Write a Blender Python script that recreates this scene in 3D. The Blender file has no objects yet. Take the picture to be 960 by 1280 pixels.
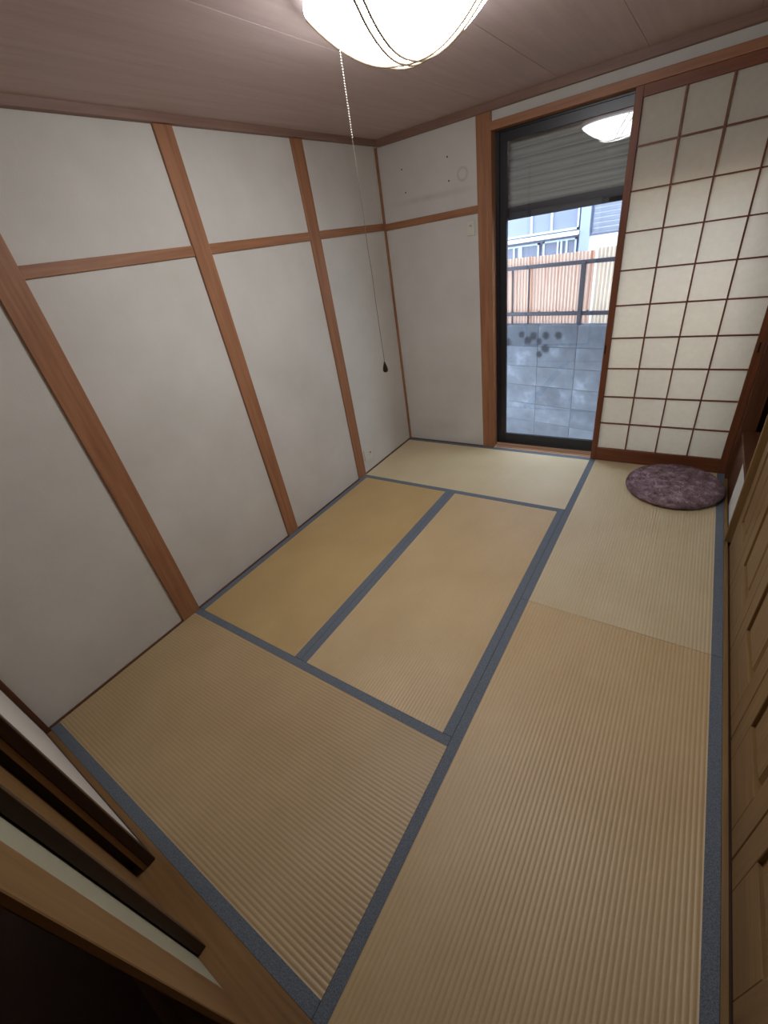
import bpy, bmesh, math, random
from mathutils import Vector, Matrix
random.seed(7)
S = bpy.context.scene
COL = S.collection

# ------------------------------------------------------------------ camera
F_PX = 526.61
cam_d = bpy.data.cameras.new('camera'); cam = bpy.data.objects.new('camera', cam_d); COL.objects.link(cam)
cam_d.sensor_fit = 'VERTICAL'; cam_d.sensor_height = 36.0; cam_d.lens = F_PX * 36.0 / 1280.0
cam_d.clip_start = 0.01; cam_d.clip_end = 200
RR = ((0.8286853802, 0.5398860000, -0.1476605823),      # image right
      (0.1884354697, -0.5175183979, -0.8346656705),     # image down
      (-0.5270413782, 0.6638507474, -0.5305936024))     # forward
M = Matrix(((RR[0][0], -RR[1][0], -RR[2][0], 2.25681),
            (RR[0][1], -RR[1][1], -RR[2][1], -3.50507),
            (RR[0][2], -RR[1][2], -RR[2][2], 1.74270),
            (0, 0, 0, 1)))
cam.matrix_world = M
S.camera = cam

# ------------------------------------------------------------------ sky and exposure
W = bpy.data.worlds.new('World'); S.world = W; W.use_nodes = True
bg = W.node_tree.nodes['Background']
bg.inputs['Color'].default_value = (0.74, 0.86, 1.0, 1)      # even overcast sky
bg.inputs['Strength'].default_value = 3.1
S.view_settings.view_transform = 'Standard'; S.view_settings.look = 'None'
S.view_settings.exposure = 1.76; S.view_settings.gamma = 1.0; S.view_settings.use_curve_mapping = False
LAMP_STRENGTH = 9.0

# ------------------------------------------------------------------ material helpers
def srgb(r, g, b):
    def f(c):
        c /= 255.0
        return c / 12.92 if c <= 0.04045 else ((c + 0.055) / 1.055) ** 2.4
    return (f(r), f(g), f(b), 1.0)

class NT:
    def __init__(s, name):
        s.m = bpy.data.materials.new(name); s.m.use_nodes = True
        s.t = s.m.node_tree; s.t.nodes.clear()
        s.out = s.t.nodes.new('ShaderNodeOutputMaterial')
    def n(s, typ, **kw):
        nd = s.t.nodes.new('ShaderNode' + typ)
        for k, v in kw.items():
            if k in nd.inputs.keys(): nd.inputs[k].default_value = v
            else: setattr(nd, k, v)
        return nd
    def l(s, a, b): s.t.links.new(a, b)
    def coord(s, scale=(1, 1, 1), loc=(0, 0, 0), rot=(0, 0, 0), kind='Object', rnd=False):
        tc = s.n('TexCoord'); mp = s.n('Mapping')
        mp.inputs['Scale'].default_value = scale; mp.inputs['Location'].default_value = loc; mp.inputs['Rotation'].default_value = rot
        if rnd:
            oi = s.n('ObjectInfo'); vm = s.n('VectorMath', operation='SCALE'); vm.inputs['Scale'].default_value = 37.0
            cb = s.n('CombineXYZ'); s.l(oi.outputs['Random'], cb.inputs[0]); s.l(oi.outputs['Random'], cb.inputs[1]); s.l(oi.outputs['Random'], cb.inputs[2])
            s.l(cb.outputs[0], vm.inputs[0]); ad = s.n('VectorMath', operation='ADD')
            s.l(tc.outputs[kind], ad.inputs[0]); s.l(vm.outputs[0], ad.inputs[1]); s.l(ad.outputs[0], mp.inputs['Vector'])
        else:
            s.l(tc.outputs[kind], mp.inputs['Vector'])
        return mp.outputs['Vector']
    def noise(s, vec, scale=5, detail=4, rough=0.55):
        nd = s.n('TexNoise'); nd.inputs['Scale'].default_value = scale; nd.inputs['Detail'].default_value = detail; nd.inputs['Roughness'].default_value = rough
        s.l(vec, nd.inputs['Vector']); return nd.outputs['Fac']
    def ramp(s, fac, stops):
        r = s.n('ValToRGB'); e = r.color_ramp.elements
        while len(e) < len(stops): e.new(0.5)
        for i, (p, c) in enumerate(stops): e[i].position = p; e[i].color = c
        s.l(fac, r.inputs['Fac']); return r.outputs['Color']
    def mix(s, fac, a, b, typ='MIX'):
        m = s.n('MixRGB', blend_type=typ)
        for k, v in ((0, fac), (1, a), (2, b)):
            if hasattr(v, 'is_output'): s.l(v, m.inputs[k])
            else: m.inputs[k].default_value = v
        return m.outputs[0]
    def math(s, op, a, b=0.0):
        m = s.n('Math', operation=op)
        for k, v in ((0, a), (1, b)):
            if hasattr(v, 'is_output'): s.l(v, m.inputs[k])
            else: m.inputs[k].default_value = v
        return m.outputs[0]
    def bump(s, h, strength=0.3, dist=0.002):
        b = s.n('Bump'); b.inputs['Strength'].default_value = strength; b.inputs['Distance'].default_value = dist
        s.l(h, b.inputs['Height']); return b.outputs['Normal']
    def principled(s, color, rough=0.6, normal=None, metallic=0.0, spec=0.5):
        p = s.n('BsdfPrincipled')
        if hasattr(color, 'is_output'): s.l(color, p.inputs['Base Color'])
        else: p.inputs['Base Color'].default_value = color
        if hasattr(rough, 'is_output'): s.l(rough, p.inputs['Roughness'])
        else: p.inputs['Roughness'].default_value = rough
        p.inputs['Metallic'].default_value = metallic
        p.inputs['Specular IOR Level'].default_value = spec
        if normal is not None: s.l(normal, p.inputs['Normal'])
        return p
    def done(s, shader):
        s.l(shader.outputs[0], s.out.inputs['Surface']); return s.m

def wood(name, dark, light, axis='z', rough=0.5, spec=0.4, fine=1.0):
    t = NT(name)
    sc = {'x': (1.2, 22, 22), 'y': (22, 1.2, 22), 'z': (22, 22, 1.2)}[axis]
    v = t.coord(sc, rnd=True)
    g1 = t.noise(v, 2.2 * fine, 5, 0.6)
    v2 = t.coord({'x': (3, 160, 160), 'y': (160, 3, 160), 'z': (160, 160, 3)}[axis], rnd=True)
    g2 = t.noise(v2, 1.5, 3, 0.6)
    c = t.ramp(g1, [(0.3, dark), (0.7, light)])
    c = t.mix(t.math('MULTIPLY', g2, 0.35), c, dark, 'MIX')
    return t.done(t.principled(c, rough, t.bump(g2, 0.12, 0.001), spec=spec))

MAT = {}
P_D, P_L = srgb(134, 90, 62), srgb(168, 118, 84)
for ax in 'xyz':
    MAT['post_' + ax] = wood('post_wood_' + ax, P_D, P_L, ax)
    MAT['shoji_' + ax] = wood('shoji_wood_' + ax, srgb(100, 56, 34), srgb(132, 78, 48), ax)
    MAT['closet_' + ax] = wood('closet_wood_' + ax, srgb(112, 84, 50), srgb(140, 110, 68), ax, rough=0.45)
    MAT['door_' + ax] = wood('door_wood_' + ax, srgb(116, 86, 50), srgb(144, 110, 70), ax, rough=0.45)
    MAT['sill_' + ax] = wood('sill_wood_' + ax, srgb(182, 144, 116), srgb(206, 172, 146), ax)
    MAT['dark_' + ax] = wood('dark_lacquer_' + ax, srgb(44, 26, 16), srgb(62, 38, 24), ax, rough=0.35)
    MAT['brown_' + ax] = wood('brown_wood_' + ax, srgb(78, 46, 28), srgb(104, 64, 40), ax)

def plaster():
    t = NT('plaster_wallpaper')
    v = t.coord((1, 1, 1))
    big = t.noise(v, 2.5, 4, 0.6)
    weave = t.noise(t.coord((260, 260, 60)), 1.0, 2, 0.5)
    fine = t.noise(v, 420, 2, 0.6)
    c = t.ramp(big, [(0.25, srgb(196, 193, 185)), (0.75, srgb(210, 207, 200))])
    c = t.mix(t.math('MULTIPLY', weave, 0.10), c, srgb(160, 155, 146))
    h = t.math('ADD', weave, fine)
    return t.done(t.principled(c, 0.9, t.bump(h, 0.35, 0.0012), spec=0.15))
MAT['plaster'] = plaster()

def plaster_stained():
    # back wall: faint scuffs left where a wall unit was taken off, ring of a filled pipe hole, mould by the floor
    t = NT('plaster_wallpaper_stained')
    v = t.coord((1, 1, 1), kind='Object')
    big = t.noise(v, 2.5, 4, 0.6)
    weave = t.noise(t.coord((260, 260, 60)), 1.0, 2, 0.5)
    fine = t.noise(v, 420, 2, 0.6)
    c = t.ramp(big, [(0.25, srgb(196, 193, 187)), (0.75, srgb(209, 206, 201))])
    c = t.mix(t.math('MULTIPLY', weave, 0.10), c, srgb(160, 155, 146))
    def dist(cx, cz, sx=1.0, sz=1.0):
        tc = t.n('TexCoord'); sp = t.n('SeparateXYZ'); t.l(tc.outputs['Object'], sp.inputs[0])
        dx = t.math('MULTIPLY', t.math('SUBTRACT', sp.outputs[0], cx), 1 / sx)
        dz = t.math('MULTIPLY', t.math('SUBTRACT', sp.outputs[2], cz), 1 / sz)
        return t.math('SQRT', t.math('ADD', t.math('MULTIPLY', dx, dx), t.math('MULTIPLY', dz, dz)))
    d = dist(0.70, 2.075)
    ring = t.math('SUBTRACT', 1.0, t.math('MULTIPLY', t.math('ABSOLUTE', t.math('SUBTRACT', d, 0.036)), 90))
    ring = t.math('MAXIMUM', ring, 0.0)
    wob = t.noise(v, 9, 3, 0.6)
    ring = t.math('MULTIPLY', ring, wob)
    c = t.mix(t.math('MULTIPLY', ring, 0.6), c, srgb(128, 124, 120))
    d2 = dist(0.45, 1.985, 0.45, 0.03)
    smear = t.math('MULTIPLY', t.math('MAXIMUM', t.math('SUBTRACT', 1.0, d2), 0.0), wob)
    c = t.mix(t.math('MULTIPLY', smear, 0.55), c, srgb(120, 118, 116))
    d3 = dist(0.42, 0.16, 0.30, 0.10)
    sm3 = t.math('MULTIPLY', t.math('MAXIMUM', t.math('SUBTRACT', 1.0, d3), 0.0), wob)
    c = t.mix(t.math('MULTIPLY', sm3, 0.30), c, srgb(120, 116, 112))
    h = t.math('ADD', weave, fine)
    return t.done(t.principled(c, 0.9, t.bump(h, 0.35, 0.0012), spec=0.15))
MAT['plaster_back'] = plaster_stained()

def tatami(name, a, b, along):
    t = NT(name)
    v = t.coord((1, 1, 1))
    big = t.noise(v, 2.2, 4, 0.6)
    sc = (900, 60, 900) if along == 'x' else (60, 900, 900)     # rush stems run across the ribs
    rush = t.noise(t.coord(sc), 1.0, 2, 0.5)
    c = t.ramp(big, [(0.3, a), (0.7, b)])
    c = t.mix(t.math('MULTIPLY', rush, 0.28), c, tuple(x * 0.45 for x in a[:3]) + (1,))
    return t.done(t.principled(c, 0.47, t.bump(rush, 0.25, 0.0006), spec=0.55))

def heri():
    t = NT('border_cloth')
    w = t.noise(t.coord((1, 1, 1)), 300, 2, 0.7)
    c = t.ramp(w, [(0.35, srgb(74, 82, 90)), (0.65, srgb(116, 124, 134))])
    return t.done(t.principled(c, 0.75, t.bump(w, 0.5, 0.0008), spec=0.3))
MAT['heri'] = heri()

def ceil_mat():
    t = NT('ceiling_board_print')
    v = t.coord((14, 0.8, 14), rnd=True)
    g = t.noise(v, 2.0, 5, 0.6)
    f = t.noise(t.coord((160, 30, 160)), 1.0, 2, 0.5)
    c = t.ramp(g, [(0.3, srgb(188, 168, 164)), (0.7, srgb(202, 182, 178))])
    c = t.mix(t.math('MULTIPLY', f, 0.25), c, srgb(158, 138, 133))
    return t.done(t.principled(c, 0.65, t.bump(f, 0.15, 0.0006), spec=0.3))
MAT['ceiling'] = ceil_mat()
MAT['ceil_trim_x'] = wood('ceiling_trim_wood_x', srgb(122, 94, 82), srgb(142, 112, 98), 'x')
MAT['ceil_trim_y'] = wood('ceiling_trim_wood_y', srgb(122, 94, 82), srgb(142, 112, 98), 'y')

def plain(name, col, rough=0.5, metallic=0.0, spec=0.5, bumpy=0.0, scale=200):
    t = NT(name)
    n = t.noise(t.coord((1, 1, 1)), scale, 2, 0.5)
    c = t.mix(t.math('MULTIPLY', n, 0.18), col, tuple(x * 0.6 for x in col[:3]) + (1,))
    return t.done(t.principled(c, rough, t.bump(n, bumpy, 0.001) if bumpy else None, metallic, spec))
MAT['black_alu'] = plain('black_aluminium', srgb(26, 28, 34), 0.35, 0.0, 0.5)
MAT['gasket'] = plain('gasket', srgb(18, 18, 20), 0.7)
MAT['shutter'] = plain('shutter_steel', srgb(186, 186, 180), 0.55, 0.0, 0.4)
MAT['shutter_bar'] = plain('shutter_bar', srgb(66, 66, 74), 0.45)
MAT['white_plastic'] = plain('white_plastic', srgb(206, 202, 190), 0.4)
MAT['slot'] = plain('dark_slot', srgb(20, 18, 16), 0.8)
MAT['knob'] = plain('dark_knob', srgb(38, 26, 20), 0.35)
MAT['cord'] = plain('cord', srgb(126, 116, 104), 0.7)
MAT['hall'] = plain('hall_wood', srgb(104, 74, 50), 0.7)
MAT['grey_paper'] = plain('grey_green_paper', srgb(166, 164, 142), 0.85, bumpy=0.2)
MAT['fusuma_paper'] = plain('fusuma_paper', srgb(212, 208, 202), 0.85, bumpy=0.2)
MAT['wire'] = plain('shade_wire', srgb(92, 78, 62), 0.6)
MAT['lamp_base'] = plain('lamp_base_white', srgb(214, 214, 210), 0.4)
MAT['house_wall'] = plain('house_siding', srgb(150, 160, 186), 0.8)
MAT['house_white'] = plain('house_white', srgb(236, 236, 236), 0.7)
MAT['house_frame'] = plain('house_window_frame', srgb(190, 200, 208), 0.5)
MAT['house_pane'] = plain('house_frosted_pane', srgb(122, 130, 150), 0.35)
MAT['louvre'] = plain('louvre_grey', srgb(150, 156, 172), 0.5)
MAT['rail_iron'] = plain('painted_angle_iron', srgb(52, 50, 60), 0.6)
MAT['soil'] = plain('alley_soil', srgb(120, 118, 112), 0.95, bumpy=0.6, scale=40)
MAT['exterior'] = plain('exterior_mortar', srgb(190, 186, 178), 0.9, bumpy=0.4, scale=120)

def block_mat(wall):
    t = NT('concrete_block')
    v = t.coord((1, 1, 1), rnd=True)
    n1 = t.noise(v, 5, 6, 0.65); n2 = t.noise(v, 160, 3, 0.7)
    oi = t.n('ObjectInfo')
    c = t.ramp(n1, [(0.3, srgb(88, 91, 98)), (0.55, srgb(104, 108, 116)), (0.74, srgb(134, 138, 148))])
    tone = t.ramp(oi.outputs['Random'], [(0.0, (0.72, 0.72, 0.74, 1)), (1.0, (1.05, 1.05, 1.05, 1))])
    c = t.mix(1.0, c, tone, 'MULTIPLY')
    # soot marks on the upper courses, placed in the wall's own frame
    tc = t.n('TexCoord'); tc.object = wall; sp = t.n('SeparateXYZ'); t.l(tc.outputs['Object'], sp.inputs[0])
    wob = t.noise(tc.outputs['Object'], 45, 3, 0.6)
    for k, (px, pz) in enumerate([(0.169, 1.21), (0.302, 1.199), (0.242, 1.153), (0.364, 1.147), (0.431, 1.204), (0.433, 1.081), (0.37, 1.023), (0.557, 1.206), (0.009, 1.134)]):
        dx = t.math('SUBTRACT', sp.outputs[0], px); dz = t.math('SUBTRACT', sp.outputs[2], pz)
        d = t.math('SQRT', t.math('ADD', t.math('MULTIPLY', dx, dx), t.math('MULTIPLY', dz, dz)))
        m = t.math('MAXIMUM', t.math('SUBTRACT', 1.0, t.math('DIVIDE', d, 0.042 + 0.006 * (k % 3))), 0.0)
        m = t.math('MINIMUM', t.math('MULTIPLY', t.math('MULTIPLY', m, wob), 3.2), 0.8)
        c = t.mix(m, c, srgb(36, 37, 42))
    return t.done(t.principled(c, 0.95, t.bump(n2, 0.6, 0.002), spec=0.2))
MAT['mortar'] = plain('mortar', srgb(100, 103, 110), 0.95, bumpy=0.5)

def glass_mat():
    t = NT('window_glass')
    lw = t.n('LayerWeight'); lw.inputs['Blend'].default_value = 0.5
    f5 = t.math('POWER', lw.outputs['Facing'], 5.0)
    fac = t.math('ADD', t.math('MULTIPLY', f5, 0.9), 0.045)
    tr = t.n('BsdfTransparent'); tr.inputs['Color'].default_value = (0.95, 0.97, 0.98, 1)
    gl = t.n('BsdfGlossy'); gl.inputs['Roughness'].default_value = 0.0
    mx = t.n('MixShader'); t.l(fac, mx.inputs[0]); t.l(tr.outputs[0], mx.inputs[1]); t.l(gl.outputs[0], mx.inputs[2])
    return t.done(mx)
MAT['glass'] = glass_mat()

def paper_mat():
    t = NT('shoji_paper')
    n = t.noise(t.coord((1, 1, 1), rnd=True), 30, 4, 0.6)
    c = t.ramp(n, [(0.3, srgb(214, 208, 194)), (0.7, srgb(224, 219, 206))])
    df = t.n('BsdfDiffuse'); t.l(c, df.inputs['Color'])
    tl = t.n('BsdfTranslucent'); tl.inputs['Color'].default_value = srgb(244, 222, 186)
    mx = t.n('MixShader'); mx.inputs[0].default_value = 0.36
    t.l(df.outputs[0], mx.inputs[1]); t.l(tl.outputs[0], mx.inputs[2])
    return t.done(mx)
MAT['paper'] = paper_mat()

def sheet_mat(name, base, rust_amt):
    t = NT(name)
    v = t.coord((30, 30, 0.9), rnd=True)
    n = t.noise(v, 0.55, 3, 0.6)
    streak = t.ramp(n, [(0.63, (0, 0, 0, 1)), (0.72, (1, 1, 1, 1))])
    c = t.mix(t.math('MULTIPLY', streak, rust_amt), base, srgb(190, 96, 30))
    df = t.n('BsdfDiffuse'); t.l(c, df.inputs['Color'])
    tl = t.n('BsdfTranslucent'); t.l(c, tl.inputs['Color'])
    mx = t.n('MixShader'); mx.inputs[0].default_value = 0.55
    t.l(df.outputs[0], mx.inputs[1]); t.l(tl.outputs[0], mx.inputs[2])
    return t.done(mx)
MAT['sheet_pink'] = sheet_mat('corrugated_plastic_peach', srgb(216, 180, 158), 0.7)
MAT['sheet_pale'] = sheet_mat('corrugated_plastic_pale', srgb(218, 196, 172), 0.3)

def lamp_mat(name, strength):
    t = NT(name)
    e = t.n('Emission'); e.inputs['Color'].default_value = (0.98, 0.98, 1.0, 1); e.inputs['Strength'].default_value = strength
    return t.done(e)
MAT['lamp'] = lamp_mat('lit_lamp_shade', LAMP_STRENGTH)
MAT['lamp_top'] = lamp_mat('lit_lamp_shade_top', LAMP_STRENGTH * 0.14)

def cushion_mat():
    t = NT('shaggy_purple_pile')
    v = t.coord((1, 1, 1))
    n1 = t.noise(v, 16, 4, 0.75); n2 = t.noise(v, 110, 3, 0.7)
    c = t.ramp(n1, [(0.3, srgb(112, 88, 90)), (0.5, srgb(154, 130, 138)), (0.68, srgb(206, 186, 194))])
    c = t.mix(t.math('MULTIPLY', n2, 0.5), c, srgb(84, 60, 58))
    return t.done(t.principled(c, 0.95, t.bump(n2, 0.9, 0.004), spec=0.1))
MAT['pile'] = cushion_mat()

# ------------------------------------------------------------------ object helpers
def tag(o, label, cat=None, group=None, kind=None):
    o['label'] = label
    if cat: o['category'] = cat
    if group: o['group'] = group
    if kind: o['kind'] = kind
    return o

def empty(name, loc, label, cat, group=None, kind=None, rotz=0.0):
    o = bpy.data.objects.new(name, None); COL.objects.link(o); o.location = loc; o.rotation_euler = (0, 0, rotz)
    o.empty_display_size = 0.05
    return tag(o, label, cat, group, kind)

def mesh_obj(name, bm, mat, parent=None, loc=(0, 0, 0), smooth=False):
    me = bpy.data.meshes.new(name); bm.normal_update(); bm.to_mesh(me); bm.free()
    o = bpy.data.objects.new(name, me); COL.objects.link(o)
    me.materials.append(MAT[mat] if isinstance(mat, str) else mat)
    if smooth:
        for p in me.polygons: p.use_smooth = True
    o.location = loc
    if parent: o.parent = parent
    return o

def box_bm(sx, sy, sz, bevel=0.0):
    bm = bmesh.new(); bmesh.ops.create_cube(bm, size=1.0)
    bmesh.ops.scale(bm, vec=(sx, sy, sz), verts=bm.verts)
    if bevel: bmesh.ops.bevel(bm, geom=list(bm.edges), offset=bevel, segments=1, affect='EDGES')
    return bm

def box(name, x, y, z, mat, parent=None, bevel=0.0):
    """x, y, z are (min, max) in the parent's frame."""
    c = [(a[0] + a[1]) / 2 for a in (x, y, z)]; s = [abs(a[1] - a[0]) for a in (x, y, z)]
    return mesh_obj(name, box_bm(*s, bevel), mat, parent, c)

def struct(name, x, y, z, mat, label, bevel=0.0, cat=None):
    return tag(box(name, x, y, z, mat, None, bevel), label, cat, None, 'structure')

def copy_part(src, parent, loc, name=None):
    o = src.copy(); COL.objects.link(o); o.location = loc; o.parent = parent
    return o

def tube_bm(pts, r, seg=8, close=True):
    bm = bmesh.new(); rings = []
    for i, p in enumerate(pts):
        p = Vector(p)
        a = Vector(pts[max(i - 1, 0)]); b = Vector(pts[min(i + 1, len(pts) - 1)])
        d = (b - a).normalized(); up = Vector((0, 0, 1)) if abs(d.z) < 0.9 else Vector((1, 0, 0))
        u = d.cross(up).normalized(); w = d.cross(u)
        rr = r[i] if isinstance(r, (list, tuple)) else r
        rings.append([bm.verts.new(p + (u * math.cos(k * 2 * math.pi / seg) + w * math.sin(k * 2 * math.pi / seg)) * rr) for k in range(seg)])
    for a, b in zip(rings[:-1], rings[1:]):
        for k in range(seg):
            bm.faces.new((a[k], a[(k + 1) % seg], b[(k + 1) % seg], b[k]))
    if close:
        bm.faces.new(rings[0][::-1]); bm.faces.new(rings[-1])
    bmesh.ops.recalc_face_normals(bm, faces=bm.faces)
    return bm

def lathe_bm(prof, seg=32, rfun=None):
    """prof: list of (r, z); poles where r = 0."""
    bm = bmesh.new(); rings = []
    for r, z in prof:
        if r < 1e-6: rings.append([bm.verts.new((0, 0, z))]); continue
        ring = []
        for k in range(seg):
            a = k * 2 * math.pi / seg
            rr, zz = rfun(r, z, a) if rfun else (r, z)
            ring.append(bm.verts.new((rr * math.cos(a), rr * math.sin(a), zz)))
        rings.append(ring)
    for a, b in zip(rings[:-1], rings[1:]):
        for k in range(seg):
            k2 = (k + 1) % seg
            if len(a) == 1: bm.faces.new((a[0], b[k], b[k2]))
            elif len(b) == 1: bm.faces.new((a[k], a[k2], b[0]))
            else: bm.faces.new((a[k], a[k2], b[k2], b[k]))
    bmesh.ops.recalc_face_normals(bm, faces=bm.faces)
    return bm

# ------------------------------------------------------------------ room shell
RX, RY, CZ = 2.637, -3.567, 2.40
struct('floor', (-0.02, 3.1), (-5.2, 0.02), (-0.14, -0.05), 'brown_y', 'wooden subfloor underneath the tatami mats')
struct('wall_left', (-0.12, 0.0), (-3.70, 0.12), (-0.05, 2.55), 'plaster', 'off-white plaster wall divided by three brown posts')
wb = struct('wall_back', (0.0, 0.84), (0.0, 0.12), (-0.05, 2.55), 'plaster_back', 'narrow stained off-white wall between the corner and the window')
# let object coordinates on the back wall equal world coordinates so stains sit where they belong
for v in wb.data.vertices: v.co += wb.location
wb.location = (0, 0, 0)
struct('wall_above_window', (0.84, 3.1), (0.0, 0.12), (2.30, 2.55), 'plaster', 'thin strip of off-white plaster above the window lintel')
struct('wall_right', (2.665, 2.76), (-3.70, 0.0), (2.06, 2.55), 'plaster', 'off-white plaster above the closet doors')
struct('wall_outer_right', (3.02, 3.10), (-5.2, 0.12), (-0.05, 2.55), 'brown_y', 'closed back of the closet and recess')
struct('wall_back_right', (2.72, 3.10), (0.0, 0.12), (-0.05, 2.30), 'brown_z', 'brown wooden end of the recess beside the shoji')
ceil = tag(bpy.data.objects.new('ceiling', None), 'mauve-brown boarded ceiling with dark seams', None, None, 'structure'); COL.objects.link(ceil)
seams = [-0.05, 0.46, 0.895, 1.335, 1.79, 2.24, 2.72]
for a, b in zip(seams[:-1], seams[1:]):
    box('ceiling_board', (a + 0.0009, b - 0.0009), (-3.70, 0.05), (CZ, CZ + 0.012), 'ceiling', ceil, 0.0004)
box('ceiling_backing', (-0.1, 3.1), (-5.2, 0.12), (CZ + 0.012, CZ + 0.12), 'brown_y', ceil)
# ceiling cornices
struct('trim_1', (0.0, 0.036), (-3.60, 0.0), (2.366, 2.402), 'ceil_trim_y', 'brown wooden cornice along the left wall', 0.002)
struct('trim_2', (0.036, 2.66), (-0.036, 0.0), (2.355, 2.402), 'ceil_trim_x', 'brown wooden cornice above the window wall', 0.002)
struct('trim_3', (2.628, 2.665), (-3.60, -0.036), (2.366, 2.402), 'ceil_trim_y', 'brown wooden cornice above the closet', 0.002)
# posts of the left wall
for i, (ya, yb, w) in enumerate(((-2.800, -2.684, 'first wide post, nearest the sliding doors'), (-1.868, -1.764, 'middle post of the left wall'), (-0.940, -0.838, 'post of the left wall beside the low outlet'))):
    struct('trim_%d' % (4 + i), (-0.02, 0.014), (ya, yb), (0.0, 2.367), 'post_z', 'brown wooden ' + w, 0.002)
# rails between the posts
for i, (ya, yb, w) in enumerate(((-3.567, -2.800, 'by the sliding doors'), (-2.684, -1.868, 'between first and middle post'), (-1.764, -0.940, 'between middle post and outlet post'), (-0.838, -0.002, 'between outlet post and corner'))):
    struct('trim_%d' % (7 + i), (-0.02, 0.009), (ya, yb), (1.836, 1.884), 'post_y', 'horizontal brown rail on the left wall ' + w, 0.0015)
struct('trim_11', (0.016, 0.812), (-0.009, 0.02), (1.830, 1.876), 'post_x', 'horizontal brown rail on the narrow back wall', 0.0015)
struct('trim_12', (0.0, 0.016), (-0.016, 0.0), (0.0, 2.357), 'post_z', 'thin brown corner batten between left and back walls', 0.001)
struct('trim_13', (0.812, 0.918), (-0.016, 0.125), (0.0, 2.357), 'post_z', 'brown wooden post beside the window', 0.002)
struct('trim_14', (0.918, 2.64), (-0.030, 0.06), (2.257, 2.302), 'post_x', 'brown wooden lintel above window and shoji', 0.002)
struct('trim_15', (2.637, 2.72), (-0.10, 0.125), (0.0, 2.357), 'brown_z', 'dark brown corner post beside the shoji', 0.002)
struct('baseboard_left', (0.0, 0.012), (-3.567, 0.0), (-0.03, 0.006), 'brown_y', 'thin brown strip along foot of the left wall', 0.001)
struct('baseboard_back', (0.012, 0.812), (-0.012, 0.0), (-0.03, 0.006), 'brown_x', 'thin brown strip along foot of the back wall', 0.001)
# window sill with two sliding grooves
sill = empty('trim_16', (0.918, 0.0, 0.0), 'pale wooden window sill with sliding grooves', None, None, 'structure')
box('sill_board', (0.0, 1.72), (-0.004, 0.062), (-0.04, -0.006), 'sill_x', sill)
for ya, yb in ((-0.004, 0.010), (0.024, 0.036), (0.050, 0.062)):
    box('groove_rib', (0.0, 1.72), (ya, yb), (-0.006, 0.024 if ya > 0.04 else 0.002), 'sill_x', sill, 0.0008)
struct('baseboard_right', (2.637, 2.655), (-3.567, -0.10), (-0.05, 0.004), 'closet_y', 'pale floor strip below the closet doors', 0.001)

# ------------------------------------------------------------------ tatami mats
HW = 0.042
def tatami_mat(x, y, along, borders, colors, label):
    """x,y ranges; ribs run along the long side; borders: which long sides carry visible cloth."""
    cx, cy = (x[0] + x[1]) / 2, (y[0] + y[1]) / 2
    root = empty('tatami_mat', (cx, cy, -0.05), label, 'tatami mat', 'tatami mats covering the floor')
    X = (x[0] - cx, x[1] - cx); Y = (y[0] - cy, y[1] - cy)
    box('mat_core', (X[0] + 0.0008, X[1] - 0.0008), (Y[0] + 0.0008, Y[1] - 0.0008), (0.0, 0.0475), 'brown_x', root)
    mat = tatami('rush_' + str(len(bpy.data.materials)), colors[0], colors[1], along)
    # ribbed rush cover
    if along == 'x': L, Wd = X, Y
    else: L, Wd = Y, X
    g = 0.0010
    w0, w1 = Wd[0] + g, Wd[1] - g; l0, l1 = L[0] + g, L[1] - g
    pitch = 0.0152; n = int(round((w1 - w0) / pitch)); pitch = (w1 - w0) / n
    bm = bmesh.new(); rows = []
    for i in range(n * 6 + 1):
        w = w0 + pitch * i / 6
        edge = min(w - w0, w1 - w)
        amp = 0.0013 + 0.0006 * math.exp(-((edge - HW) / 0.06) ** 2)
        z = 0.0480 + amp * abs(math.sin(math.pi * i / 6)) ** 0.8
        row = []
        for k in range(9):
            l = l0 + (l1 - l0) * k / 8
            row.append(bm.verts.new((l, w, z) if along == 'x' else (w, l, z)))
        rows.append(row)
    for a, b in zip(rows[:-1], rows[1:]):
        for k in range(8):
            bm.faces.new((a[k], a[k + 1], b[k + 1], b[k]))
    # skirt
    ring = [rows[0][k] for k in range(9)] + [r[8] for r in rows[1:]] + [rows[-1][k] for k in range(7, -1, -1)] + [r[0] for r in rows[-2:0:-1]]
    top = [bm.verts.new(v.co) for v in ring]; low = [bm.verts.new((v.co.x, v.co.y, 0.044)) for v in ring]
    for i in range(len(ring)):
        j = (i + 1) % len(ring); bm.faces.new((top[i], top[j], low[j], low[i]))
    bmesh.ops.recalc_face_normals(bm, faces=bm.faces)
    if sum(f.normal.z for f in bm.faces) < 0: bmesh.ops.reverse_faces(bm, faces=bm.faces)
    mesh_obj('rush_cover', bm, mat, root, smooth=True)
    for s in borders:
        if along == 'x':
            yy = (Y[1] - HW, Y[1] - 0.0005) if s > 0 else (Y[0] + 0.0005, Y[0] + HW)
            box('border_cloth', (X[0] + 0.0005, X[1] - 0.0005), yy, (0.043, 0.0508), 'heri', root, 0.0008)
        else:
            xx = (X[1] - HW, X[1] - 0.0005) if s > 0 else (X[0] + 0.0005, X[0] + HW)
            box('border_cloth', xx, (Y[0] + 0.0005, Y[1] - 0.0005), (0.043, 0.0508), 'heri', root, 0.0008)
    return root
XM, X2 = 0.884, 1.747
Y1, Y2, Y3, Y4 = -0.888, -1.800, -2.680, -3.567
warm = (srgb(188, 160, 116), srgb(200, 173, 130))
pale = (srgb(194, 175, 138), srgb(206, 188, 152))
ochre = (srgb(180, 150, 100), srgb(192, 162, 110))
green = (srgb(174, 148, 108), srgb(186, 160, 120))
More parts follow.
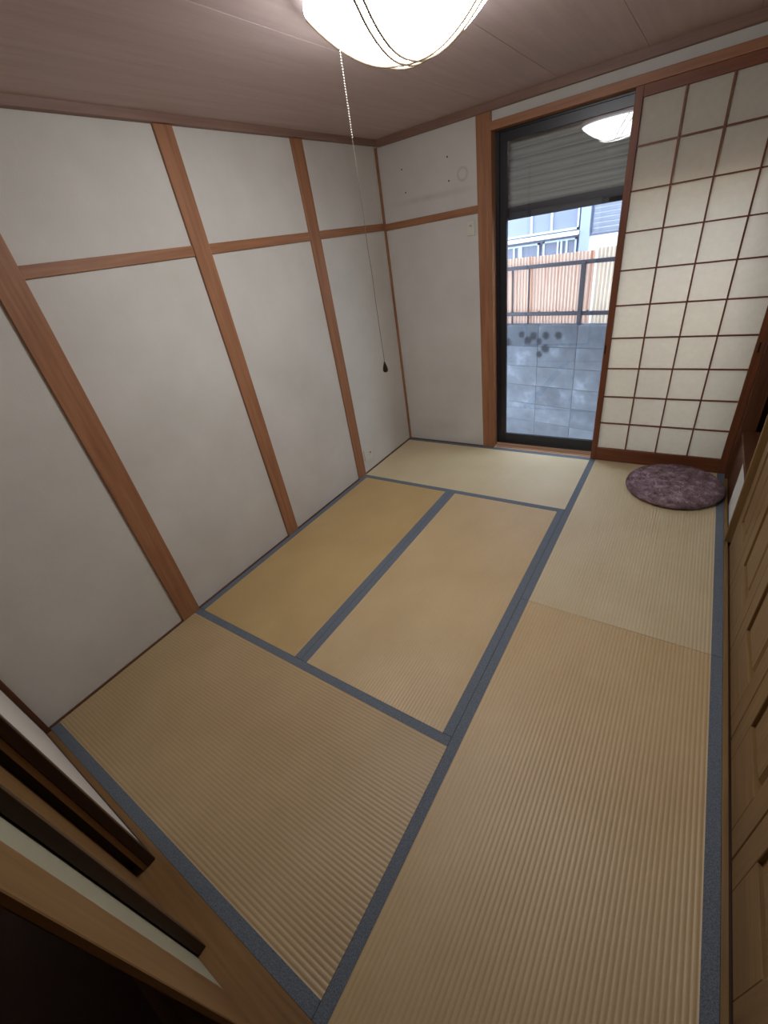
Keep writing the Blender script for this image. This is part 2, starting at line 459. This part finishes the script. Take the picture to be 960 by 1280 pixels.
tatami_mat((0.012, X2), (Y1, -0.008), 'x', (1, -1), pale, 'tan tatami mat lying crosswise at the foot of the window')
tatami_mat((0.012, XM), (Y3, Y1), 'y', (1, -1), ochre, 'ochre worn tatami mat between the left wall and its parallel twin')
tatami_mat((XM, X2), (Y3, Y1), 'y', (1, -1), warm, 'tan tatami mat in the middle of the floor, enclosed by other mats')
tatami_mat((0.012, X2), (Y4, Y3), 'x', (1, -1), green, 'coarse ribbed tatami mat lying crosswise beside the sliding doors')
tatami_mat((X2, RX), (Y2, -0.008), 'y', (1, -1), pale, 'tan tatami mat under the purple cushion, beside closet')
tatami_mat((X2, RX), (Y4, Y2), 'y', (1, -1), warm, 'tan lengthwise tatami mat along the closet, away from the cushion')

# ------------------------------------------------------------------ window: aluminium sash
win = empty('window_1', (0.918, 0.07, 0.0), 'black aluminium sliding window with clear glass', None, None, 'structure')
ox, oy = 0.918, 0.07
def wbox(name, x, y, z, mat, par=win, bevel=0.0015): return box(name, (x[0] - ox, x[1] - ox), (y[0] - oy, y[1] - oy), z, mat, par, bevel)
wbox('outer_frame', (0.918, 0.945), (0.062, 0.135), (0.0, 2.30), 'black_alu')
wbox('outer_frame', (2.61, 2.637), (0.062, 0.135), (0.0, 2.30), 'black_alu')
wbox('outer_frame', (0.945, 2.61), (0.062, 0.135), (2.245, 2.30), 'black_alu')
wbox('outer_frame', (0.945, 2.61), (0.062, 0.135), (-0.04, 0.028), 'black_alu')
def sash(x0, x1, ya, yb, glab):
    s = bpy.data.objects.new('sash_leaf', None); COL.objects.link(s); s.parent = win; s.location = (x0 - ox, ya - oy, 0.028)
    w = x1 - x0; d = yb - ya
    box('stile', (0, 0.052), (0, d), (0, 2.217), 'black_alu', s, 0.0015)
    box('stile', (w - 0.052, w), (0, d), (0, 2.217), 'black_alu', s, 0.0015)
    box('rail', (0.052, w - 0.052), (0, d), (0, 0.088), 'black_alu', s, 0.0015)
    box('rail', (0.052, w - 0.052), (0, d), (2.165, 2.217), 'black_alu', s, 0.0015)
    box('glass_pane', (0.048, w - 0.048), (d / 2 - 0.0015, d / 2 + 0.0015), (0.084, 2.170), 'glass', s)
    box('pull_handle', (w - 0.040, w - 0.012), (-0.006, 0.0), (0.86, 0.98), 'gasket', s, 0.002)
sash(0.945, 1.800, 0.068, 0.096, '')
sash(1.752, 2.610, 0.102, 0.130, '')

# ------------------------------------------------------------------ roller shutter outside
sh = empty('roller_shutter', (1.78, 0.20, 1.752), 'grey slatted roller shutter half lowered outside the window', 'shutter')
box('bottom_bar', (-0.88, 0.88), (-0.022, 0.022), (0.0, 0.078), 'shutter_bar', sh, 0.003)
box('bar_lip', (-0.88, 0.88), (-0.030, -0.020), (0.030, 0.040), 'shutter_bar', sh, 0.001)
bmc = bmesh.new(); prof = []
for k in range(7):
    a = k / 6; prof.append((-0.012 * math.sin(math.pi * min(1, a / 0.82)) if a < 0.82 else 0.004, a * 0.056))
fr = [[bmc.verts.new((sx, py, pz)) for (py, pz) in prof] for sx in (-0.88, 0.88)]
bk = [[bmc.verts.new((sx, 0.008, pz)) for (py, pz) in prof] for sx in (-0.88, 0.88)]
for k in range(6):
    bmc.faces.new((fr[0][k], fr[1][k], fr[1][k + 1], fr[0][k + 1])); bmc.faces.new((bk[0][k], bk[0][k + 1], bk[1][k + 1], bk[1][k]))
bmesh.ops.recalc_face_normals(bmc, faces=bmc.faces)
slat0 = mesh_obj('slat', bmc, 'shutter', sh, (0, 0, 0.078))
for k in range(1, 10): copy_part(slat0, sh, (0, 0, 0.078 + 0.056 * k))
for sx in (-0.90, 0.88): box('guide_rail', (sx, sx + 0.03), (-0.03, 0.03), (-1.85, 0.63), 'shutter_bar', sh, 0.002)
box('latch', (-0.14, -0.06), (-0.034, -0.020), (0.006, 0.026), 'gasket', sh, 0.003)
box('latch_screw', (-0.055, -0.045), (-0.026, -0.021), (0.050, 0.060), 'white_plastic', sh, 0.001)
struct('wall_exterior', (-0.5, 3.5), (0.125, 0.34), (2.335, 4.6), 'exterior', 'mortar outside wall and shutter housing above the window')

# ------------------------------------------------------------------ shoji screen
SX0, SX1 = 1.748, 2.637
shoji = empty('shoji_screen', (SX0, -0.030, 0.0), 'sliding paper shoji screen with brown lattice beside the window', 'shoji screen')
sw = SX1 - SX0
box('stile', (0, 0.040), (0.0, 0.030), (0.002, 2.256), 'shoji_z', shoji, 0.0015)
st2 = box('stile', (sw - 0.045, sw), (0.0, 0.030), (0.002, 2.256), 'shoji_z', shoji, 0.0015)
box('rail', (0.040, sw - 0.045), (0.0, 0.030), (0.002, 0.108), 'shoji_x', shoji, 0.0015)
box('rail', (0.040, sw - 0.045), (0.0, 0.030), (2.206, 2.256), 'shoji_x', shoji, 0.0015)
gx0, gx1, gz0, gz1 = 0.040, sw - 0.045, 0.108, 2.206
cw, rh = (gx1 - gx0) / 4, (gz1 - gz0) / 10
for c in range(1, 4):
    box('lattice_bar', (gx0 + c * cw - 0.0045, gx0 + c * cw + 0.0045), (0.004, 0.018), (gz0, gz1), 'shoji_z', shoji)
for r in range(1, 10):
    box('lattice_bar', (gx0, gx1), (0.005, 0.0185), (gz0 + r * rh - 0.004, gz0 + r * rh + 0.004), 'shoji_x', shoji)
p0 = None
for c in range(4):
    for r in range(10):
        loc = (gx0 + (c + 0.5) * cw, 0.0195, gz0 + (r + 0.5) * rh)
        if p0 is None:
            bm = bmesh.new(); bmesh.ops.create_grid(bm, x_segments=1, y_segments=1, size=0.5)
            bmesh.ops.scale(bm, vec=(cw, rh, 1), verts=bm.verts); bmesh.ops.rotate(bm, matrix=Matrix.Rotation(math.pi / 2, 3, 'X'), verts=bm.verts)
            p0 = mesh_obj('paper_pane', bm, 'paper', shoji, loc)
        else: copy_part(p0, shoji, loc)
for hx in (0.006, sw - 0.030):
    box('finger_pull', (hx, hx + 0.010), (-0.0015, 0.003), (0.845, 0.905), 'slot', shoji, 0.0005)

# ------------------------------------------------------------------ recess between shoji and closet
low = empty('wall_recess', (2.66, -0.47, 0.0), 'low wall under the recess shelf beside the shoji', None, None, 'structure')
box('white_panel', (0.0, 0.02), (-0.40, 0.0), (0.0, 0.335), 'plaster', low)
box('brown_panel', (0.0, 0.02), (0.0, 0.37), (0.0, 0.335), 'brown_z', low)
tag(box('recess_shelf', (2.652, 3.02), (-0.872, -0.10), (0.335, 0.362), 'brown_y', None, 0.002), 'wooden shelf board in the recess beside the shoji', 'shelf')
struct('trim_17', (2.636, 2.70), (-0.892, -0.872), (0.0, 2.06), 'closet_z', 'wooden jamb between recess and closet doors', 0.003)
struct('trim_23', (2.688, 2.72), (-0.940, -0.890), (0.0, 2.06), 'closet_z', 'recessed stop strip between jamb and closet doors', 0.001)
struct('wall_recess_side', (2.70, 3.02), (-0.95, -0.872), (0.0, 2.06), 'brown_z', 'brown side of the recess next to the closet')
struct('trim_18', (2.636, 2.70), (-3.60, -0.10), (2.02, 2.07), 'closet_y', 'wooden lintel above closet doors and recess', 0.003)

# ------------------------------------------------------------------ folding closet doors
fold = empty('folding_closet_door', (2.66, -0.94, 0.0), 'brown wooden folding closet door with framed panels', 'closet door')
divs = [-0.945, -1.325, -1.755, -2.205, -2.625, -3.050, -3.480]
for a, b in zip(divs[:-1], divs[1:]):
    y0, y1 = b + 0.003 + 0.94, a - 0.003 + 0.94
    leaf = bpy.data.objects.new('door_leaf', None); COL.objects.link(leaf); leaf.parent = fold; leaf.location = (0, (y0 + y1) / 2, 0.012)
    h = (y1 - y0) / 2; H = 2.0; sti = 0.085
    box('stile', (0, 0.026), (-h, -h + sti), (0, H), 'closet_z', leaf, 0.002)
    box('stile', (0, 0.026), (h - sti, h), (0, H), 'closet_z', leaf, 0.002)
    box('rail', (0, 0.026), (-h + sti, h - sti), (0, 0.225), 'closet_y', leaf, 0.002)
    box('rail', (0, 0.026), (-h + sti, h - sti), (0.95, 1.07), 'closet_y', leaf, 0.002)
    box('rail', (0, 0.026), (-h + sti, h - sti), (H - 0.12, H), 'closet_y', leaf, 0.002)
    for z0, z1 in ((0.225, 0.95), (1.07, H - 0.12)):
        box('panel', (0.012, 0.022), (-h + sti, h - sti), (z0, z1), 'closet_z', leaf)
        bm = box_bm(0.012, 2 * (h - sti) - 0.05, z1 - z0 - 0.05)
        for v in bm.verts:
            if v.co.x < 0: v.co.y *= 0.88; v.co.z *= 0.965
        mesh_obj('raised_field', bm, 'closet_z', leaf, (0.008, 0, (z0 + z1) / 2))
box('threshold', (-0.005, 0.035), (-2.60, -0.0), (-0.05, 0.006), 'dark_y', fold)

# ------------------------------------------------------------------ near wall: sliding doors pushed to the left
struct('trim_19', (0.0, 0.03), (-3.600, -3.568), (0.0, 2.367), 'brown_z', 'thin brown corner batten beside the sliding doors', 0.001)
struct('trim_20', (0.0, 2.66), (-3.70, -3.568), (1.84, 1.90), 'post_x', 'wooden lintel above the sliding doors', 0.002)
struct('wall_near', (0.0, 2.66), (-3.70, -3.60), (1.90, 2.55), 'plaster', 'off-white plaster above the sliding doors')
struct('trim_21', (2.60, 2.665), (-3.70, -3.568), (0.0, 1.84), 'post_z', 'brown post at the end of the sliding doors', 0.002)
struct('trim_22', (0.0, 2.66), (-3.80, -3.567), (-0.05, 0.001), 'door_x', 'brown wooden threshold below the sliding doors', 0.001)
fs = empty('fusuma_door', (0.0, -3.602, 0.0), 'white paper sliding door with dark edge against the left wall', 'sliding door')
box('core', (0.03, 0.955), (-0.010, 0.010), (0.03, 1.84), 'fusuma_paper', fs)
box('paper_face', (0.03, 0.955), (0.010, 0.0115), (0.03, 1.84), 'fusuma_paper', fs)
box('stile', (0.955, 1.000), (-0.014, 0.014), (0.002, 1.84), 'dark_z', fs, 0.002)
box('stile', (0.030, 0.045), (-0.014, 0.014), (0.002, 1.84), 'dark_z', fs, 0.002)
box('rail', (0.045, 0.955), (-0.014, 0.014), (0.002, 0.03), 'dark_x', fs, 0.002)
wd = empty('wooden_sliding_door', (0.0, -3.660, 0.0), 'brown wooden sliding door with dark battens behind the white one', 'sliding door')
box('panel', (0.10, 1.335), (-0.002, 0.004), (0.002, 1.84), 'door_z', wd)
box('batten', (0.925, 0.952), (0.004, 0.026), (0.002, 1.84), 'dark_z', wd, 0.001)
box('edge_stile', (0.890, 0.997), (0.027, 0.043), (0.002, 1.84), 'door_z', wd, 0.001)
box('batten', (1.335, 1.362), (0.001, 0.027), (0.002, 1.84), 'dark_z', wd, 0.001)
gd = empty('grey_panel_door', (0.0, -3.690, 0.0), 'sliding door with grey-green panel and orange-brown stile', 'sliding door')
box('panel', (0.60, 1.485), (0.018, 0.027), (0.002, 1.84), 'grey_paper', gd)
box('stile', (1.485, 1.655), (0.014, 0.028), (0.002, 1.84), 'door_z', gd, 0.002)
# dark hallway beyond the doorway
hall = empty('wall_hall', (1.3, -5.0, 0.0), 'dark unlit hallway beyond the sliding doors', None, None, 'structure')
box('end_wall', (-1.6, 1.8), (-0.08, 0.0), (-0.05, 2.55), 'hall', hall)
box('side_wall', (-1.6, -1.5), (0.0, 1.30), (-0.05, 2.55), 'hall', hall)
box('hall_floor', (-1.6, 1.8), (0.0, 1.20), (-0.05, -0.01), 'hall', hall)
box('hall_ceiling', (-1.6, 1.8), (0.0, 1.30), (2.38, 2.42), 'hall', hall)

# ------------------------------------------------------------------ ceiling lamp and its pull cord
LX, LY = 1.345, -1.83
lamp = empty('ceiling_lamp', (LX, LY, 2.208), 'round glowing ceiling lamp with shallow bowl shade', 'ceiling lamp')
LR = 0.304
def zshade(r, a):
    t = r / LR
    lobe = 0.006 * abs(math.sin(2 * (a - 1.35))) * min(1, t * 3) * (1 - t ** 4)
    return 0.012 + 0.145 * t ** 2 - lobe
prof = [(0.0, 0.012)] + [(LR * k / 24, 0) for k in range(1, 25)]
def rf(r, z, a): return r, zshade(r, a)
bm = lathe_bm(prof, 64, rf)
shade = mesh_obj('shade_bowl', bm, 'lamp', lamp, smooth=True)
bm = lathe_bm([(LR, 0.157), (LR * 0.985, 0.165), (LR * 0.80, 0.180), (LR * 0.50, 0.186)], 64)
mesh_obj('shade_rim', bm, 'lamp_top', lamp, smooth=True)
bm = lathe_bm([(0.0, 0.193), (0.14, 0.193), (0.165, 0.190), (0.168, 0.170), (0.0, 0.170)], 40)
mesh_obj('ceiling_plate', bm, 'lamp_base', lamp, smooth=False)
def wire(p):
    pts = []
    for i in range(25):
        t = i / 24
        # quadratic through three plan points
        x = (1 - t) ** 2 * p[0][0] + 2 * t * (1 - t) * p[1][0] + t * t * p[2][0]
        y = (1 - t) ** 2 * p[0][1] + 2 * t * (1 - t) * p[1][1] + t * t * p[2][1]
        r = math.hypot(x, y)
        if r > LR: k = LR / r; x *= k; y *= k; r = LR
        pts.append((x, y, zshade(r, math.atan2(y, x)) - 0.0026))
    mesh_obj('shade_wire', tube_bm(pts, 0.0042, 8), 'wire', lamp, smooth=True)
wire(((-0.01, -0.304), (-0.08, 0.12), (0.12, 0.280)))
wire(((0.015, -0.304), (-0.05, 0.12), (0.17, 0.252)))
wire(((0.300, 0.05), (-0.02, 0.14), (-0.290, 0.02)))
wire(((0.304, 0.01), (-0.02, 0.11), (-0.270, -0.14)))

CXc, CYc = 1.248, -2.062
cd = empty('pull_cord', (CXc, CYc, 1.305), 'thin lamp pull cord ending in a dark bell knob', 'pull cord')
mesh_obj('cord', tube_bm([(0.0008 * math.sin(k * 0.9), 0.0008 * math.cos(k * 1.3), 0.040 + 0.985 * k / 30) for k in range(31)], 0.0009, 6), 'cord', cd, smooth=True)
# short bead chain at the top of the cord
bb = bmesh.new(); bmesh.ops.create_uvsphere(bb, u_segments=8, v_segments=6, radius=0.0024)
bead = mesh_obj('chain_bead', bb, 'white_plastic', cd, (0, 0, 1.00), True)
for k in range(1, 44): copy_part(bead, cd, (0, 0, 1.00 - 0.0062 * k))
bm = lathe_bm([(0.0, 0.0), (0.007, 0.001), (0.0105, 0.006), (0.0105, 0.012), (0.008, 0.024), (0.0045, 0.034), (0.0025, 0.042), (0.0, 0.0425)], 20)
mesh_obj('bell_knob', bm, 'knob', cd, smooth=True)

# ------------------------------------------------------------------ outlets and screw holes
o1 = empty('wall_outlet', (0.0, -0.745, 0.11), 'white wall outlet low beside the corner post', 'outlet')
box('plate', (0.0, 0.007), (-0.060, 0.060), (0.0, 0.105), 'white_plastic', o1, 0.002)
box('insert', (0.007, 0.009), (-0.024, 0.036), (0.022, 0.083), 'white_plastic', o1, 0.001)
for zz in (0.040, 0.060): box('slot', (0.0088, 0.0094), (0.006, 0.018), (zz, zz + 0.004), 'slot', o1)
box('coax_jack', (0.007, 0.013), (0.024, 0.034), (0.052, 0.062), 'slot', o1, 0.001)
o2 = empty('wall_outlet', (0.752, 0.0, 1.700), 'white wall outlet high under the back wall rail', 'outlet')
box('plate', (-0.030, 0.030), (-0.007, 0.0), (0.0, 0.092), 'white_plastic', o2, 0.002)
box('insert', (-0.015, 0.015), (-0.009, -0.007), (0.016, 0.076), 'white_plastic', o2, 0.001)
for xx in (-0.007, 0.004): box('slot', (xx, xx + 0.003), (-0.0094, -0.0088), (0.054, 0.068), 'slot', o2)
for xx, zz in ((0.213, 2.191), (0.228, 2.048), (0.590, 2.191), (0.593, 2.055)):
    bm = lathe_bm([(0.0, 0.0014), (0.003, 0.0014), (0.0055, 0.0004), (0.0055, 0.0), (0.0, 0.0)], 12)
    bmesh.ops.rotate(bm, matrix=Matrix.Rotation(math.pi / 2, 3, 'X'), verts=bm.verts)
    mesh_obj('screw_hole', bm, 'slot', wb, (xx, 0.0, zz))

# ------------------------------------------------------------------ round floor cushion
cu = empty('floor_cushion', (2.345, -0.350, 0.001), 'round shaggy purple-brown floor cushion', 'cushion')
CR = 0.288
def cr(r, z, a):
    return r * (1 + 0.010 * math.sin(3 * a + 1) + 0.007 * math.sin(7 * a)), z + (0.0025 * math.sin(5 * a + r * 40) if z > 0.02 else 0)
prof = [(0.0, 0.0), (CR * 0.80, 0.0), (CR * 0.94, 0.006), (CR * 0.99, 0.018), (CR, 0.028), (CR * 0.985, 0.040), (CR * 0.94, 0.050), (CR * 0.86, 0.057), (CR * 0.70, 0.062), (CR * 0.4, 0.065), (CR * 0.2, 0.066), (0.0, 0.066)]
mesh_obj('cushion_body', lathe_bm(prof, 56, cr), 'pile', cu, smooth=True)
vs, fsx = [], []
rnd = random.Random(3)
for i in range(16000):
    r = CR * math.sqrt(rnd.random()) * 1.0; a = rnd.random() * 2 * math.pi
    rr = r / CR
    if rnd.random() < 0.28: rr = 0.93 + 0.07 * rnd.random(); edge = rnd.random()
    else: edge = None
    if edge is None:
        z = 0.066 - 0.010 * rr ** 6 - 0.006 * rr ** 2; nx = Vector((math.cos(a) * rr ** 4 * 0.8, math.sin(a) * rr ** 4 * 0.8, 1))
        p = Vector((CR * rr * 0.98 * math.cos(a), CR * rr * 0.98 * math.sin(a), z - 0.002))
    else:
        th = -0.9 + edge * 2.2
        p = Vector(((CR - 0.026 + 0.024 * math.cos(th)) * math.cos(a), (CR - 0.026 + 0.024 * math.cos(th)) * math.sin(a), 0.030 + 0.026 * math.sin(th)))
        nx = Vector((math.cos(a) * math.cos(th), math.sin(a) * math.cos(th), math.sin(th)))
    d = (nx.normalized() + Vector((rnd.uniform(-.8, .8), rnd.uniform(-.8, .8), rnd.uniform(-.3, .3)))).normalized()
    side = d.cross(Vector((rnd.uniform(-1, 1), rnd.uniform(-1, 1), rnd.uniform(-1, 1)))).normalized() * 0.0012
    L = rnd.uniform(0.006, 0.012); tip = p + d * L
    tip.z = max(tip.z, 0.0015)
    p.z = max(p.z, 0.0015)
    k = len(vs); vs += [p - side, p + side, tip]; fsx.append((k, k + 1, k + 2))
me = bpy.data.meshes.new('pile_tufts'); me.from_pydata(vs, [], fsx); me.update(); me.materials.append(MAT['pile'])
tf = bpy.data.objects.new('pile_tufts', me); COL.objects.link(tf); tf.parent = cu; tf['kind'] = 'stuff'

# ------------------------------------------------------------------ outside: ground, block wall, fence, neighbour
GZ = -0.45
struct('ground', (-6, 8), (0.14, 9.0), (GZ - 0.1, GZ), 'soil', 'bare grey ground of the narrow alley outside')
ANG = math.atan2(-0.2, 0.971)
bw = empty('block_wall', (0.638, 1.10, GZ), 'grey concrete block wall outside the window', 'wall', rotz=ANG)
box('mortar_core', (-2.6, 3.6), (0.008, 0.112), (0.0, 1.285), 'mortar', bw)
bh = 0.2
MAT['block'] = block_mat(bw)
blk = None
tops = 0.851 - GZ
for cidx in range(7):
    z1 = tops - cidx * 0.2
    for k in range(-6, 9):
        x0 = 0.335 + (k - 1) * 0.39 + 0.017
        loc = (x0 + 0.195, 0.06, z1 - 0.1 - 0.004)
        if z1 < 0.15: continue
        if blk is None: blk = mesh_obj('concrete_block', box_bm(0.3865, 0.112, 0.1970, 0.002), 'block', bw, loc)
        else:
            o = copy_part(blk, bw, loc)
fe = empty('corrugated_fence', (0.638, 1.10, tops + GZ), 'peach corrugated plastic fence on iron rails above block wall', 'fence', rotz=ANG)
def corr(x0, x1, z0, z1, mat, yoff):
    bm = bmesh.new(); n = int((x1 - x0) / 0.004); col = []
    for i in range(n + 1):
        x = x0 + (x1 - x0) * i / n; y = yoff + 0.0038 * math.sin(2 * math.pi * x / 0.032)
        col.append((bm.verts.new((x, y, z0)), bm.verts.new((x, y, z1))))
    for a, b in zip(col[:-1], col[1:]): bm.faces.new((a[0], b[0], b[1], a[1]))
    return mesh_obj('corrugated_sheet', bm, mat, fe, smooth=True)
corr(-2.4, -0.30, 0.0, 0.585, 'sheet_pink', 0.085)
corr(-0.33, 0.22, 0.0, 0.588, 'sheet_pink', 0.088)
corr(0.19, 0.80, 0.0, 0.585, 'sheet_pink', 0.085)
corr(0.815, 1.60, 0.0, 0.600, 'sheet_pale', 0.090)
corr(1.57, 3.4, 0.0, 0.595, 'sheet_pink', 0.085)
for z in (0.092, 0.505):
    box('rail', (-2.4, 3.4), (0.045, 0.073), (z - 0.016, z + 0.016), 'rail_iron', fe, 0.001)
for x, w in ((-1.5, 0.034), (-0.62, 0.034), (0.725, 0.034), (1.9, 0.034), (2.8, 0.034)):
    box('post', (x - w / 2, x + w / 2), (0.030, 0.064), (-0.04, 0.505), 'rail_iron', fe, 0.001)
for x in (0.03, 0.205):
    box('thin_post', (x - 0.005, x + 0.005), (0.05, 0.066), (0.0, 0.50), 'rail_iron', fe)
for x in (0.02, 0.205, 0.32, 0.50, 0.66, 0.79, 1.0, 1.2):
    bm = bmesh.new(); bmesh.ops.create_cone(bm, cap_ends=True, segments=8, radius1=0.010, radius2=0.006, depth=0.012)
    mesh_obj('bolt', bm, 'rail_iron', fe, (x, 0.058, 0.113))

nh = empty('neighbour_house', (0.0, 2.6, GZ), 'pale blue-white neighbouring house seen above the fence', 'house')
def nz(z): return z - GZ
box('wall', (-3.0, 0.96), (0.06, 2.5), (0.0, 5.2), 'house_wall', nh)
box('corner_pillar', (0.96, 1.06), (0.0, 2.5), (0.0, 5.2), 'house_wall', nh)
box('wall', (1.06, 4.5), (0.05, 2.5), (0.0, nz(1.47)), 'house_white', nh)
box('wall', (1.06, 4.5), (0.06, 2.5), (nz(1.47), 5.2), 'house_wall', nh)
def hwin(x0, x1, z0, z1, mull):
    f = bpy.data.objects.new('window', None); COL.objects.link(f); f.parent = nh; f.location = (x0, 0.02, nz(z0))
    w, h = x1 - x0, z1 - z0
    box('pane', (0, w), (0.02, 0.03), (0, h), 'house_pane', f)
    for a, b in ((0, 0.02), (w - 0.02, w)): box('frame', (a, b), (0, 0.035), (0, h), 'house_frame', f)
    for a, b in ((0, 0.02), (h - 0.02, h)): box('frame', (0, w), (0, 0.035), (a, b), 'house_frame', f)
    for m in mull: box('mullion', (m - x0 - 0.010, m - x0 + 0.010), (-0.002, 0.035), (0, h), 'house_frame', f)
hwin(-0.9, 0.94, 1.56, 2.35, (-0.5, 0.0, 0.40, 0.635))
hwin(-0.6, 0.50, 0.90, 1.475, (-0.2, 0.19, 0.255, 0.28))
hwin(0.545, 0.93, 0.90, 1.480, (0.72, 0.76, 0.82))
box('ledge', (-3.0, 0.95), (-0.03, 0.06), (nz(1.505), nz(1.545)), 'house_white', nh, 0.003)
lv = bpy.data.objects.new('louvred_shutter', None); COL.objects.link(lv); lv.parent = nh; lv.location = (1.09, 0.03, nz(1.49))
box('frame', (0, 0.9), (0.0, 0.03), (0, 0.55), 'louvre', lv)
for k in range(11):
    o = box('louvre_slat', (0.01, 0.89), (-0.012, 0.004), (0.02 + k * 0.047, 0.052 + k * 0.047), 'louvre', lv)
    o.rotation_euler = (0.35, 0, 0)
